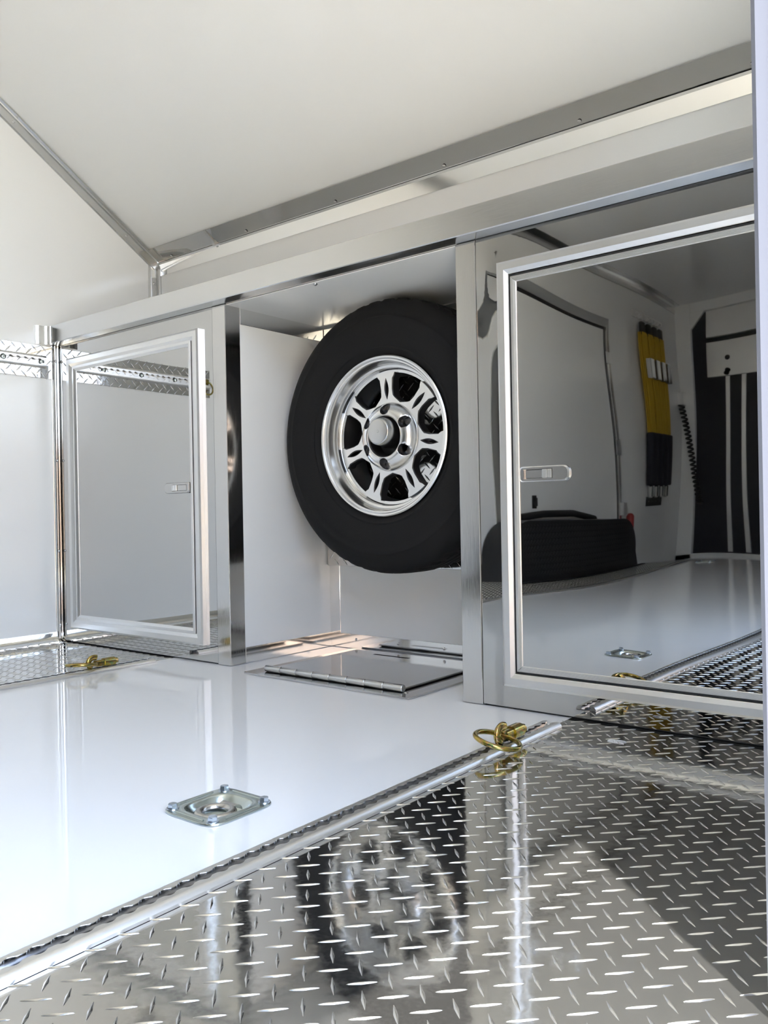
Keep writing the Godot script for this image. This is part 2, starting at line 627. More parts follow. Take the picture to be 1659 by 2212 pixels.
	tag(r, "frame of the open side doorway, darkened blue-grey to read as shaded", "", "", "structure")
	put("jamb", boxed(Vector3(XR - 0.004, -0.03, DZ0 - 0.03), Vector3(XR + 0.075, DH + 0.03, DZ0 + 0.004), 0.004), M.shaded_frame, r)
	put("jamb", boxed(Vector3(XR - 0.004, -0.03, DZ1 - 0.004), Vector3(XR + 0.075, DH + 0.03, DZ1 + 0.03), 0.004), M.shaded_frame, r)
	put("head", boxed(Vector3(XR - 0.004, DH - 0.004, DZ0 + 0.004), Vector3(XR + 0.075, DH + 0.03, DZ1 - 0.004), 0.004), M.shaded_frame, r)
	put("seal", boxed(Vector3(XR + 0.015, 0.0, DZ0 + 0.004), Vector3(XR + 0.03, DH - 0.004, DZ0 + 0.010), 0.002), M.shaded_frame, r)


# ---------------------------------------------------------------- floor
# flat sheet with rectangular holes, facing up
func sheet(x0: float, x1: float, z0: float, z1: float, y: float, holes: Array) -> MB:
	var xs := [x0, x1]
	var zs := [z0, z1]
	for h in holes:
		for k in [0, 1]:
			if not xs.has(h[k]): xs.append(h[k])
			if not zs.has(h[k + 2]): zs.append(h[k + 2])
	xs.sort(); zs.sort()
	var b := MB.new()
	for i in xs.size() - 1:
		for j in zs.size() - 1:
			var cx: float = (xs[i] + xs[i + 1]) / 2
			var cz: float = (zs[j] + zs[j + 1]) / 2
			var inside := false
			for h in holes:
				inside = inside or (cx > h[0] and cx < h[1] and cz > h[2] and cz < h[3])
			if not inside:
				b.quad(Vector3(xs[i], y, zs[j]), Vector3(xs[i + 1], y, zs[j]), Vector3(xs[i + 1], y, zs[j + 1]), Vector3(xs[i], y, zs[j + 1]), Vector3.UP)
	return b

# one raised lozenge of tread plate, lying along local X
func lug_mesh(L: float, W: float, H: float) -> ArrayMesh:
	var b := MB.new()
	var rows := []
	var nx := 10
	var nz := 6
	for i in nx + 1:
		var u := -1.0 + 2.0 * i / nx
		var half := W * pow(1.0 - absf(u) * 0.985, 0.75)
		var line := []
		for j in nz + 1:
			var w := -1.0 + 2.0 * j / nz
			var ht := H * pow(maxf(0.0, 1.0 - absf(w)), 0.75) * pow(maxf(0.0, 1.0 - u * u), 0.6)
			line.append(Vector3(u * L, ht - 0.0002, w * half))
		rows.append(line)
	b.grid(rows, -1.0)
	return b.mesh()

func tread(parent: Node3D, x0: float, x1: float, z0: float, z1: float, px: float, pz: float, ox: float, oz: float, lug: Mesh, basis := Basis.IDENTITY, at := Vector3.ZERO, m: Material = null) -> void:
	var mm := MultiMesh.new()
	mm.transform_format = MultiMesh.TRANSFORM_3D
	mm.mesh = lug
	var list := []
	for k in 2:
		var i0 := int(ceil((x0 - ox) / px)) - 1
		var i1 := int(floor((x1 - ox) / px)) + 1
		var j0 := int(ceil((z0 - oz) / pz)) - 1
		var j1 := int(floor((z1 - oz) / pz)) + 1
		for i in range(i0, i1 + 1):
			for j in range(j0, j1 + 1):
				var x := ox + px * (i + 0.5 * k)
				var z := oz + pz * (j + 0.5 * k)
				if x < x0 + 0.004 or x > x1 - 0.004 or z < z0 + 0.004 or z > z1 - 0.004:
					continue
				var t := Transform3D(basis * Basis(Vector3.UP, PI / 4 * (1 if k == 0 else -1)), at + basis * Vector3(x, 0, z))
				list.append(t)
	mm.instance_count = list.size()
	for i in list.size():
		mm.set_instance_transform(i, list[i])
	var o := MultiMeshInstance3D.new()
	o.name = "raised_tread"
	o.multimesh = mm
	o.material_override = m if m else M.tread_lug
	o.set_meta("kind", "stuff")
	parent.add_child(o, true)

const RINGS := [[-0.918, 0.734], [-1.80, 4.25]]

func floor_plates() -> void:
	var f := Node3D.new()
	f.name = "floor"
	add_child(f)
	tag(f, "trailer floor with a glossy white middle and tread plate sides", "", "", "structure")
	put("deck", boxed(Vector3(XL, -0.2, -0.41), Vector3(XR + 0.06, -0.06, 4.55)), M.trailer_skin, f)
	var holes := []
	for q in RINGS:
		holes.append([q[0] - 0.05, q[0] + 0.05, q[1] - 0.053, q[1] + 0.053])
	var b := sheet(WX, TX, -0.41, 4.5, 0.0, holes)
	# the dovetail that drops towards the ramp
	b.quad(Vector3(WX, 0, 4.5), Vector3(TX, 0, 4.5), Vector3(TX, -0.09, ZE), Vector3(WX, -0.09, ZE), Vector3(0, 1, 0.06).normalized())
	b.quad(Vector3(WX, -0.003, -0.41), Vector3(TX, -0.003, -0.41), Vector3(TX, -0.003, -0.40), Vector3(WX, -0.003, -0.40), Vector3.UP)
	put("white_panel", b, M.white_floor, f)
	var lug := lug_mesh(0.0150, 0.0023, 0.0016)
	for q in [[XL, WX], [TX, XR + 0.06]]:
		var t := MB.new()
		t.box(Vector3(q[0], -0.02, -0.41), Vector3(q[1], 0.0, 4.5))
		t.quad(Vector3(q[0], 0, 4.5), Vector3(q[1], 0, 4.5), Vector3(q[1], -0.09, ZE), Vector3(q[0], -0.09, ZE), Vector3(0, 1, 0.06).normalized())
		var p := put("tread_plate", t, M.tread_metal, f)
		tread(p, q[0], q[1], 0.002, 4.5, 0.0345, 0.0372, -0.4409, 0.7242, lug)
	# a chalk scribble on the tread plate
	var path := PackedVector3Array()
	for i in 60:
		var a := i * 0.42
		path.append(Vector3(-0.6 + 0.010 * sin(a * 0.55) + 0.006 * cos(a * 1.7), 0.0006, 0.105 + 0.008 * sin(a * 0.9 + 0.6)))
	b = MB.new()
	b.tube(path, 0.0006, 4)
	put("scribble", b, M.white_ink, f)


# ---------------------------------------------------------------- edge trims of the room
func trims() -> void:
	# angle between sloped ceiling and left wall
	var s := Vector3(0, 0.64, 1.0).normalized()          # up the slope
	var nrm := Vector3(0, -1.0, 0.64).normalized()        # out of the ceiling, into the room
	var y0 := 1.354
	var base := Vector3(XL, y0, ZB)
	var L := 1.30
	var t := Node3D.new()
	t.name = "trim_1"
	add_child(t)
	tag(t, "sloping aluminium angle trim between ceiling and left wall", "", "", "structure")
	var g := MB.new()
	# local X = +x (along the ceiling), local Y = -nrm side (up out of wall corner), local Z = along the slope
	var fr := Transform3D(Basis(Vector3.RIGHT, nrm, s), base)
	g.extrude(PackedVector2Array([Vector2(0, 0), Vector2(0.019, 0), Vector2(0.019, 0.0025), Vector2(0.010, 0.0045), Vector2(0.008, 0.008), Vector2(0.0055, 0.009), Vector2(0.0055, 0.030), Vector2(0.008, 0.032), Vector2(0.008, 0.037), Vector2(0.003, 0.040), Vector2(0, 0.040)]), 0.0, L, fr, 0.9)
	put("angle", g, M.brushed, t)
	for d in [0.15, 0.64, 1.12]:
		screws(t, "screw", [base + s * d + nrm * 0.0195 + Vector3.RIGHT * 0.0055], Vector3.RIGHT, 0.005, M.steel)

	t = Node3D.new()
	t.name = "trim_5"
	add_child(t)
	tag(t, "level aluminium angle trim between flat ceiling and left wall", "", "", "structure")
	g = MB.new()
	g.extrude(PackedVector2Array([Vector2(0, 0), Vector2(0.05, 0), Vector2(0.05, -0.003), Vector2(0.016, -0.006), Vector2(0.006, -0.018), Vector2(0.006, -0.060), Vector2(0, -0.063)]), 1.05, ZE, Transform3D(Basis.IDENTITY, Vector3(XL, CEIL, 0)), 0.9)
	put("angle", g, M.brushed, t)

	# cove between ceiling and front wall
	t = Node3D.new()
	t.name = "trim_2"
	add_child(t)
	tag(t, "polished aluminium cove trim where ceiling meets front wall", "", "", "structure")
	# local X = -z?, outline given directly as (z, y), pushed along x
	var w := XR - XL
	var push := Transform3D(Basis(Vector3(0, 0, 1), Vector3(0, 1, 0), Vector3(-1, 0, 0)), Vector3(XR, 0, 0))
	var k := Vector2(1.0, 0.64).normalized()
	var nn := Vector2(0.64, -1.0).normalized()
	var c := Vector2(ZB, y0)
	var upper := PackedVector2Array([c + Vector2(0.001, -0.004), c + k * 0.058 + nn * 0.002, c + k * 0.058 - nn * 0.001, c - nn * 0.001])
	g = MB.new()
	g.extrude(PackedVector2Array([c + nn * 0.004 + Vector2(0.003, 0), c + k * 0.02 + nn * 0.004, c + k * 0.062 + nn * 0.003, c + k * 0.062, c]), 0, w, push, 0.9)
	put("ceiling_flange", g, M.mirror, t)
	g = MB.new()
	g.extrude(PackedVector2Array([Vector2(ZB, 1.299), Vector2(ZB + 0.003, 1.299), Vector2(ZB + 0.003, 1.342), Vector2(ZB + 0.008, 1.347), Vector2(ZB, 1.354)]), 0, w, push, 0.9)
	put("wall_flange", g, M.polished, t)
	for i in 6:
		var p := c + k * 0.012 + nn * 0.007
		screws(t, "screw", [Vector3(XL + 0.10 + i * 0.40, p.y, p.x)], Vector3(0, nn.y, nn.x), 0.005, M.steel)

	g = MB.new()
	g.extrude(PackedVector2Array([c + nn * 0.014 + Vector2(0.004, 0), c + k * 0.02 + nn * 0.0075, c + k * 0.062 + nn * 0.0055, c + k * 0.062, c]), 0, 0.012, push.translated(Vector3(-2.245 - XR, 0, 0)), 0.9)
	put("splice", g, M.steel, t)

	# upright angle in the corner above the cabinet
	t = Node3D.new()
	t.name = "trim_3"
	add_child(t)
	tag(t, "short upright aluminium angle in the corner above the left cabinet", "", "", "structure")
	g = MB.new()
	# local X = +z (along the left wall), local Y = +x
	var up := Transform3D(Basis(Vector3(0, 0, 1), Vector3(1, 0, 0), Vector3(0, 1, 0)), Vector3(XL, 0, ZB))
	g.extrude(PackedVector2Array([Vector2(0, 0), Vector2(0.044, 0), Vector2(0.044, 0.003), Vector2(0.036, 0.006), Vector2(0.030, 0.004), Vector2(0.010, 0.004), Vector2(0.007, 0.008), Vector2(0.004, 0.018), Vector2(0, 0.019)]), 1.03, 1.335, up, 0.9)
	put("angle", g, M.brushed, t)
	g = MB.new()
	g.dome(Vector3(XL + 0.004, 1.27, ZB + 0.02), Vector3.RIGHT, 0.006)
	put("screw", g, M.steel, t)

	# rounded upright in the corner of left wall and cabinet
	t = Node3D.new()
	t.name = "trim_4"
	add_child(t)
	tag(t, "rounded upright aluminium trim in the corner of left wall and cabinet", "", "", "structure")
	g = MB.new()
	var o := PackedVector2Array([Vector2(0, 0), Vector2(0, 0.026), Vector2(0.002, 0.026), Vector2(0.003, 0.0235)])
	for i in 9:
		var a := PI * i / 8.0
		o.append(Vector2(0.003 + 0.0095 * sin(a), 0.0145 + 0.0085 * cos(a)))
	o.append_array(PackedVector2Array([Vector2(0.004, 0.004), Vector2(0.007, 0.003), Vector2(0.007, 0.0)]))
	for i in o.size():
		o[i] = Vector2(o[i].x, o[i].y * 0.72)
	o.reverse()
	# local X = +x, local Y = +z, local Z = -y
	g.extrude(o, -HC, 0.0, Transform3D(Basis(Vector3.RIGHT, Vector3(0, 0, 1), Vector3(0, -1, 0)), Vector3(XL, 0, 0.0)), 0.75)
	put("corner_round", g, M.polished, t)
	for y in [0.93, 0.60, 0.30, 0.055]:
		screws(t, "rivet", [Vector3(XL + 0.0122, y, 0.0104)], Vector3.RIGHT, 0.005, M.steel, 0.7)

	# skirting cove along the left wall
	var bs := MB.new()
	bs.extrude(PackedVector2Array([Vector2(0, 0), Vector2(0.030, 0), Vector2(0.030, 0.003), Vector2(0.014, 0.008), Vector2(0.006, 0.018), Vector2(0.004, 0.032), Vector2(0, 0.032)]), -4.5, -0.002, Transform3D(Basis(Vector3.RIGHT, Vector3.UP, Vector3(0, 0, 1)) * Basis.IDENTITY, Vector3(XL, 0, 0)).scaled_local(Vector3(1, 1, -1)), 0.8)
	struct("baseboard_left", bs, M.polished, "polished aluminium cove along the foot of the left wall")


# ---------------------------------------------------------------- cabinets
func door(parent: Node3D, o: Array, gap: Array, pan: Array, ribbed: bool) -> Node3D:
	# o, gap, pan: [x0, y0, x1, y1] of the outer frame, the gap round the leaf and the panel
	var d := Node3D.new()
	d.name = "door"
	parent.add_child(d, true)
	var w: float = o[2] - gap[2]
	var names := ["frame_rail", "frame_stile", "frame_rail", "frame_stile"]
	for k in 4:
		var g := MB.new()
		var p := PackedVector2Array([Vector2(0, 0.0), Vector2(w, 0.0), Vector2(w, 0.012), Vector2(w - 0.005, 0.0155), Vector2(w * 0.34, 0.0155), Vector2(0.001, 0.0115), Vector2(0, 0.0105)])
		g.frame_side(gap[0], gap[1], gap[2], gap[3], k, p, 0.0, 0.97)
		put(names[k], g, M.satin, d)
	var lw: float = (gap[2] - pan[2]) - 0.004
	for k in 4:
		var g := MB.new()
		var p := PackedVector2Array([Vector2(0, 0.0), Vector2(lw, 0.0), Vector2(lw, 0.011), Vector2(lw - 0.001, 0.012)])
		if ribbed and k % 2 == 0:
			var n := 5
			for i in n:
				var a := lw - 0.001 - (lw - 0.002) * (i + 0.7) / n
				var e := lw - 0.001 - (lw - 0.002) * (i + 1.0) / n
				p.append_array(PackedVector2Array([Vector2(a, 0.012 - 0.001 * i), Vector2(a, 0.0105 - 0.001 * i), Vector2(e, 0.0105 - 0.001 * i), Vector2(e, 0.012 - 0.001 * (i + 1))]))
			p.append(Vector2(0, 0.006))
		else:
			p.append_array(PackedVector2Array([Vector2(lw * 0.45, 0.012), Vector2(0.001, 0.0075), Vector2(0, 0.007)]))
		g.frame_side(pan[0], pan[1], pan[2], pan[3], k, p, 0.0, 0.97)
		put("leaf_" + ("rail" if k % 2 == 0 else "stile"), g, M.satin, d)
	var gs := MB.new()
	for k in 4:
		gs.frame_side(pan[0] - lw, pan[1] - lw, pan[2] + lw, pan[3] + lw, k, PackedVector2Array([Vector2(0, 0), Vector2(0.004, 0), Vector2(0.004, 0.0098), Vector2(0, 0.0098)]), 0.0)
	put("gap_seal", gs, M.gasket, d)
	put("door_panel", wavy_sheet(pan[0] - 0.001, pan[1] - 0.001, pan[2] + 0.001, pan[3] + 0.001, 0.0055, 0.007 if ribbed else 0.004, 4.0 if ribbed else 1.0), M.mirror, d)
	return d

func latch(parent: Node3D, x0: float, x1: float, y: float, flip: bool) -> void:
	var h := 0.0155
	var z := 0.006
	var g := MB.new()
	# bezel: a rounded plate with a pocket; the round end is opposite the paddle
	var L := x1 - x0
	var px0 := x0 + L * (0.09 if not flip else 0.32)
	var px1 := x0 + L * (0.68 if not flip else 0.91)
	var rl := 0.007 if not flip else 0.0125
	var rr := 0.0125 if not flip else 0.007
	var outl := PackedVector2Array()
	for q in [[x1 - rr, y - h + rr, -PI / 2, rr], [x1 - rr, y + h - rr, 0.0, rr], [x0 + rl, y + h - rl, PI / 2, rl], [x0 + rl, y - h + rl, PI, rl]]:
		for i in 7:
			var t: float = q[2] + PI / 2 * i / 6.0
			outl.append(Vector2(q[0] + q[3] * cos(t), q[1] + q[3] * sin(t)))
	var inner := PackedVector2Array()
	for p in outl:
		inner.append(Vector2(x0 + L / 2 + (p.x - x0 - L / 2) * (1 - 0.006 / L), y + (p.y - y) * 0.86))
	var m := outl.size()
	for i in m:
		var j := (i + 1) % m
		var a := outl[i]
		var b := outl[j]
		var e := (b - a)
		var nn := Vector3(e.y, -e.x, 0).normalized()
		g.quad(Vector3(a.x, a.y, z), Vector3(b.x, b.y, z), Vector3(b.x, b.y, z + 0.0035), Vector3(a.x, a.y, z + 0.0035), nn)
		g.quad(Vector3(a.x, a.y, z + 0.0035), Vector3(b.x, b.y, z + 0.0035), Vector3(inner[j].x, inner[j].y, z + 0.006), Vector3(inner[i].x, inner[i].y, z + 0.006), (nn + Vector3(0, 0, 1)).normalized())
	# front face round the pocket
	var py0 := y - h * 0.62
	var py1 := y + h * 0.62
	var ix0 := inner[0].x
	var ix1 := inner[0].x
	for p in inner:
		ix0 = minf(ix0, p.x); ix1 = maxf(ix1, p.x)
	var left := PackedVector2Array()
	var right := PackedVector2Array()
	for p in inner:
		if p.x > (px0 + px1) / 2: right.append(p)
		else: left.append(p)
	var mid := (px0 + px1) / 2
	var zf := z + 0.006
	for part in [Geometry2D.clip_polygons(inner, PackedVector2Array([Vector2(px0, py0), Vector2(px1, py0), Vector2(px1, y + 1), Vector2(px0, y + 1)])), Geometry2D.intersect_polygons(inner, PackedVector2Array([Vector2(px0, py1), Vector2(px1, py1), Vector2(px1, y + 1), Vector2(px0, y + 1)]))]:
		for poly in part:
			var t := Geometry2D.triangulate_polygon(poly)
			for k in range(0, t.size(), 3):
				g.tri(Vector3(poly[t[k]].x, poly[t[k]].y, zf), Vector3(poly[t[k + 1]].x, poly[t[k + 1]].y, zf), Vector3(poly[t[k + 2]].x, poly[t[k + 2]].y, zf), Vector3(0, 0, 1))
	# walls of the pocket
	g.quad(Vector3(px0, py0, zf), Vector3(px0, py1, zf), Vector3(px0, py1, z), Vector3(px0, py0, z), Vector3.RIGHT)
	g.quad(Vector3(px1, py0, zf), Vector3(px1, py1, zf), Vector3(px1, py1, z), Vector3(px1, py0, z), Vector3.LEFT)
	g.quad(Vector3(px0, py1, zf), Vector3(px1, py1, zf), Vector3(px1, py1, z), Vector3(px0, py1, z), Vector3.DOWN)
	g.quad(Vector3(px0, py0, zf), Vector3(px1, py0, zf), Vector3(px1, py0, z), Vector3(px0, py0, z), Vector3.UP)
	var bz := put("latch_bezel", g, M.steel, parent)
	bz.set_meta("label", "flush paddle latch with rounded bezel")
	var pw := px1 - px0
	g = MB.new()
	var a0 := px0 + 0.004 if not flip else px0 + pw * 0.36
	var a1 := px1 - pw * 0.36 if not flip else px1 - 0.004
	g.box(Vector3(a0, py0 + 0.001, z), Vector3(a1, py1 - 0.001, z + 0.0045), 0.001)
	put("latch_paddle", g, M.steel, parent)
	g = MB.new()
	var c0 := px1 - pw * 0.34 if not flip else px0 + 0.001
	var c1 := px1 - 0.001 if not flip else px0 + pw * 0.34
	g.box(Vector3(c0, py0 + 0.001, z), Vector3(lerpf(c0, c1, 0.5), py1 - 0.001, z + 0.0085), 0.001)
	g.box(Vector3(lerpf(c0, c1, 0.56), py0 + 0.001, z), Vector3(c1, py1 - 0.001, z + 0.009), 0.001)
	put("latch_grip", g, M.satin, parent)

func cabinets() -> void:
	# left unit
	var c := thing("cabinet", "narrow mirror-polished cabinet with closed framed door beside the white left wall", "cabinet", Vector3.ZERO, "mirror-fronted cabinets along the front wall")
	put("face_panel", wavy_sheet(XL + 0.001, 0.004, P1 - 0.0015, HC - 0.001, 0.0, 0.004, 0.6), M.mirror, c)
	put("gap_shade", boxed(Vector3(XL + 0.001, 0.001, -0.02), Vector3(P1 - 0.002, 0.0038, -0.004)), M.gasket, c)  # black strip put in for the shade of the gap under the panel
	put("body", boxed(Vector3(XL + 0.001, 0.006, -0.40), Vector3(P1 - 0.022, HC - 0.002, -0.0065)), M.white_wall, c)
	var d := door(c, [-2.507, 0.0515, -1.836, 0.922], [-2.476, 0.079, -1.866, 0.898], [-2.458, 0.094, -1.886, 0.885], false)
	latch(d, -2.000, -1.887, 0.489, true)
	# right unit
	c = thing("cabinet", "wide mirror-polished cabinet with framed door reflecting the rear of the trailer", "cabinet", Vector3.ZERO, "mirror-fronted cabinets along the front wall")
	put("face_panel", wavy_sheet(P2 + 0.0512, 0.004, XR - 0.001, HC - 0.001, 0.0, 0.004, 2.1, [[-0.915, 0.905, 0.045, 0.035], [-0.905, 0.80, 0.05, -0.02]]), M.mirror, c)
	put("gap_shade", boxed(Vector3(P2 + 0.052, 0.001, -0.02), Vector3(XR - 0.002, 0.0038, -0.004)), M.gasket, c)  # black again, for the shaded gap at the foot of this panel
	put("body", boxed(Vector3(P2 + 0.053, 0.006, -0.40), Vector3(XR - 0.001, HC - 0.002, -0.0065)), M.white_wall, c)
	d = door(c, [-0.880, 0.0505, -0.233, 0.917], [-0.8545, 0.0765, -0.260, 0.890], [-0.8395, 0.0925, -0.275, 0.873], true)
	latch(d, -0.8375, -0.728, 0.481, false)

	# the open compartment between them
	c = thing("wheel_compartment", "open white-lined compartment with polished posts that holds the spare wheel", "cabinet")
	var zb := -0.405
	var x0 := P1 + 0.0533
	var x1 := P2
	put("post", boxed(Vector3(P1, 0.001, -0.052), Vector3(x0, HC - 0.001, 0.002), 0.0015), M.brushed_upright, c)
	put("post", boxed(Vector3(P2, 0.001, -0.052), Vector3(P2 + 0.0498, HC - 0.001, 0.002), 0.0015), M.brushed_upright, c)
	put("side_panel", boxed(Vector3(x0 - 0.02, 0.001, zb), Vector3(x0 - 0.003, HC - 0.001, -0.052)), M.white_wall, c)
	put("side_panel", boxed(Vector3(x1 + 0.003, 0.001, zb), Vector3(x1 + 0.02, HC - 0.001, -0.052)), M.white_wall, c)
	put("top_panel", boxed(Vector3(x0 - 0.003, HC - 0.003, zb), Vector3(x1 + 0.003, HC - 0.001, -0.004)), M.white_wall, c)
	put("back_panel", boxed(Vector3(x0 - 0.003, 0.001, zb - 0.006), Vector3(x1 + 0.003, HC - 0.001, zb)), M.white_wall, c)
	screws(c, "screw", [Vector3(-1.412, HC - 0.003, -0.012)], Vector3(0, -1, 0.3), 0.006, M.steel, 0.9)
	# angle trims
	var a := 0.044
	for s in [1.0, -1.0]:
		var x: float = x0 if s > 0 else x1
		var lo := x - 0.003 if s > 0 else x
		var hi := x if s > 0 else x + 0.003
		put("top_angle", boxed(Vector3(lo, HC - 0.003 - a, zb), Vector3(hi, HC - 0.003, -0.053), 0.0005), M.polished, c)
		put("foot_angle", boxed(Vector3(lo, 0.001, zb), Vector3(hi, a, -0.053), 0.0005), M.polished, c)
		put("back_angle", boxed(Vector3(x - 0.003 if s > 0 else x - 0.038, a, zb), Vector3(x + 0.038 if s > 0 else x + 0.003, HC - 0.003 - a, zb + 0.003), 0.0005), M.polished, c)
	put("foot_angle", boxed(Vector3(x0, 0.001, zb), Vector3(x1, a, zb + 0.003), 0.0005), M.polished, c)
	var g := MB.new()
	for i in 4:
		screws(c, "screw", [Vector3(x0 + 0.10 + 0.16 * i, 0.028, zb + 0.003)], Vector3(0, 0, 1), 0.005, M.steel)
	# tread plate behind the wheel
	var tp := put("tread_panel", boxed(Vector3(x0 + 0.002, 0.25, zb + 0.003), Vector3(x1 - 0.002, HC - 0.009, zb + 0.016), 0.001), M.tread_metal, c)
	tread(tp, x0 + 0.002, x1 - 0.002, -HC + 0.01, -0.252, 0.0345, 0.0345, x0 + 0.02, -0.9, lug_mesh(0.0150, 0.0030, 0.0018), Basis(Vector3(1, 0, 0), Vector3(0, 0, 1), Vector3(0, -1, 0)), Vector3(0, 0, zb + 0.016))
	for q in [[0.045, 0.93], [0.10, 0.93], [0.06, 0.29]]:
		screws(c, "screw", [Vector3(x0 + q[0], q[1], zb + 0.018)], Vector3(0, 0, 1), 0.008, M.black_paint)

	# the continuous top with its fascia
	c = thing("countertop", "long polished aluminium cabinet top with deep fascia under the sloped ceiling", "countertop")
	put("top_board", boxed(Vector3(XL + 0.001, HC + 0.008, ZB + 0.001), Vector3(XR - 0.001, 1.039, 0.026)), M.white_wall, c)
	g = MB.new()
	g.extrude(PackedVector2Array([Vector2(-0.03, HC), Vector2(0.004, HC), Vector2(0.029, HC + 0.004), Vector2(0.031, HC + 0.006), Vector2(0.031, 1.041), Vector2(0.029, 1.043), Vector2(-0.41, 1.043), Vector2(-0.41, 1.040), Vector2(0.027, 1.040), Vector2(0.027, HC + 0.007), Vector2(-0.03, HC + 0.005)]), 0, XR - XL - 0.004, Transform3D(Basis(Vector3(0, 0, 1), Vector3(0, 1, 0), Vector3(-1, 0, 0)), Vector3(XR - 0.002, 0, 0)), 0.9)
	put("fascia", g, M.brushed, c)
	g = MB.new()
	g.extrude(PackedVector2Array([Vector2(0, 0.031), Vector2(0.022, 0.031), Vector2(0.018, 0.038), Vector2(0.010, 0.046), Vector2(0.010, 0.062), Vector2(0.006, 0.068), Vector2(0.003, 0.076), Vector2(0, 0.076)]), -1.041, -HC, Transform3D(Basis(Vector3.RIGHT, Vector3(0, 0, 1), Vector3(0, -1, 0)), Vector3(XL, 0, 0)), 0.6)
	put("end_cap", g, M.polished, c)


# ---------------------------------------------------------------- spare wheel
func spare_wheel() -> void:
	var w := thing("spare_wheel", "spare trailer wheel with black tyre and seven-spoke machined rim in the open compartment", "wheel", Vector3(-1.352, 0.607, -0.184))
	# local z points out of the compartment; z = 0 is the rim lip
	var mid := -0.088
	var R := 0.360
	var g := MB.new()
	var half := PackedVector2Array([Vector2(0.207, 0.076), Vector2(0.2165, 0.086), Vector2(0.224, 0.0925), Vector2(0.2255, 0.0945), Vector2(0.229, 0.0945), Vector2(0.2305, 0.0935), Vector2(0.246, 0.0985), Vector2(0.266, 0.1015), Vector2(0.286, 0.1025), Vector2(0.302, 0.1015), Vector2(0.3035, 0.1025), Vector2(0.3065, 0.1022), Vector2(0.308, 0.1005), Vector2(0.322, 0.0970), Vector2(0.334, 0.0920), Vector2(0.343, 0.0865), Vector2(0.350, 0.0795), Vector2(0.3555, 0.0715), Vector2(0.3580, 0.060), Vector2(0.3592, 0.045), Vector2(0.3540, 0.043), Vector2(0.3540, 0.037), Vector2(0.3596, 0.035), Vector2(0.3600, 0.018), Vector2(0.3540, 0.016), Vector2(0.3540, 0.010), Vector2(0.3600, 0.008), Vector2(0.3600, 0.0)])
	var p := PackedVector2Array()
	for q in half:
		p.append(Vector2(q.x, mid + q.y))
	for i in range(half.size() - 2, -1, -1):
		p.append(Vector2(half[i].x, mid - half[i].y))
	p.reverse()
	var segs := 288
	g.lug_mid = mid
	g.lathe(p, segs, Transform3D.IDENTITY, 0.75)
	put("tyre", g, M.rubber, w)

	var rim := Node3D.new()
	rim.name = "rim"
	w.add_child(rim, true)
	g = MB.new()
	var front := PackedVector2Array([Vector2(0.199, -0.016), Vector2(0.207, -0.010), Vector2(0.2095, -0.004), Vector2(0.2090, 0.0), Vector2(0.2060, 0.0022), Vector2(0.2020, 0.0015), Vector2(0.1995, -0.0015), Vector2(0.1985, -0.003), Vector2(0.1950, -0.0035), Vector2(0.1935, -0.006), Vector2(0.1915, -0.014), Vector2(0.1895, -0.026), Vector2(0.1870, -0.031), Vector2(0.1810, -0.0325), Vector2(0.1795, -0.035), Vector2(0.1790, -0.046), Vector2(0.1770, -0.048), Vector2(0.1695, -0.0490), Vector2(0.1690, -0.055)])
	g.lathe(front, 128, Transform3D.IDENTITY, 0.93)
	put("barrel", g, M.machined, rim)
	g = MB.new()
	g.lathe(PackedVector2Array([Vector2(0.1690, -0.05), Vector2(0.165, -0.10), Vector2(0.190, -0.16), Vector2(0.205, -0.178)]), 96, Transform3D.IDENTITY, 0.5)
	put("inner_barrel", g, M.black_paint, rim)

	# seven spokes, each two halves with a lens-shaped slot between them
	var za := -0.040
	for s in 7:
		var turn := Transform3D(Basis(Vector3.BACK, deg_to_rad(94.0 + 360.0 / 7.0 * s)), Vector3.ZERO)
		var face := MB.new()
		var body := MB.new()
		for sg in [1.0, -1.0]:
			for pass_ in 2:
				var e := 0.0 if pass_ == 0 else 0.0025
				var o := PackedVector2Array()
				# along the slot edge on the spoke's middle line (local x outwards)
				o.append(Vector2(0.060, 0.0))
				for i in 9:
					var t := i / 8.0
					var sw := 0.0074 * sin(PI * t) - e
					o.append(Vector2(lerpf(0.098, 0.157, t), maxf(sw, 0.0)))
				o.append(Vector2(0.1700, 0.0))
				for i in 5:
					var an := 0.178 * (i + 1) / 5.0
					o.append(Vector2(0.1700 * cos(an), 0.1700 * sin(an)))
				o.append(Vector2(0.1595, 0.0262 + e))
				o.append(Vector2(0.1530, 0.0205 + e))
				o.append(Vector2(0.1250, 0.0176 + e))
				o.append(Vector2(0.1085, 0.0190 + e))
				o.append(Vector2(0.1018, 0.0240 + e))
				o.append(Vector2(0.0851 + e, 0.0410 + e * 0.48))
				o.append(Vector2(0.060, 0.0289))
				if sg < 0:
					for i in o.size():
						o[i] = Vector2(o[i].x, -o[i].y)
					o.reverse()
				if Geometry2D.is_polygon_clockwise(o):
					o.reverse()
				if pass_ == 0:
					face.extrude(o, za - 0.003, za, turn, 0.8)
				else:
					body.extrude(o, za - 0.028, za - 0.0022, turn, 0.8)
		var sp := put("spoke", face, M.machined, rim)
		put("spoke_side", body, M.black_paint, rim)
		sp.set_meta("label", "machined spoke with a lens-shaped slot")

	# hub dome with six lug holes and the bore
	var csg := CSGCombiner3D.new()
	csg.name = "hub_dome"
	var dome := CSGPolygon3D.new()
	dome.name = "dome"
	dome.material = M.machined
	dome.mode = CSGPolygon3D.MODE_SPIN
	dome.spin_sides = 72
	dome.smooth_faces = true
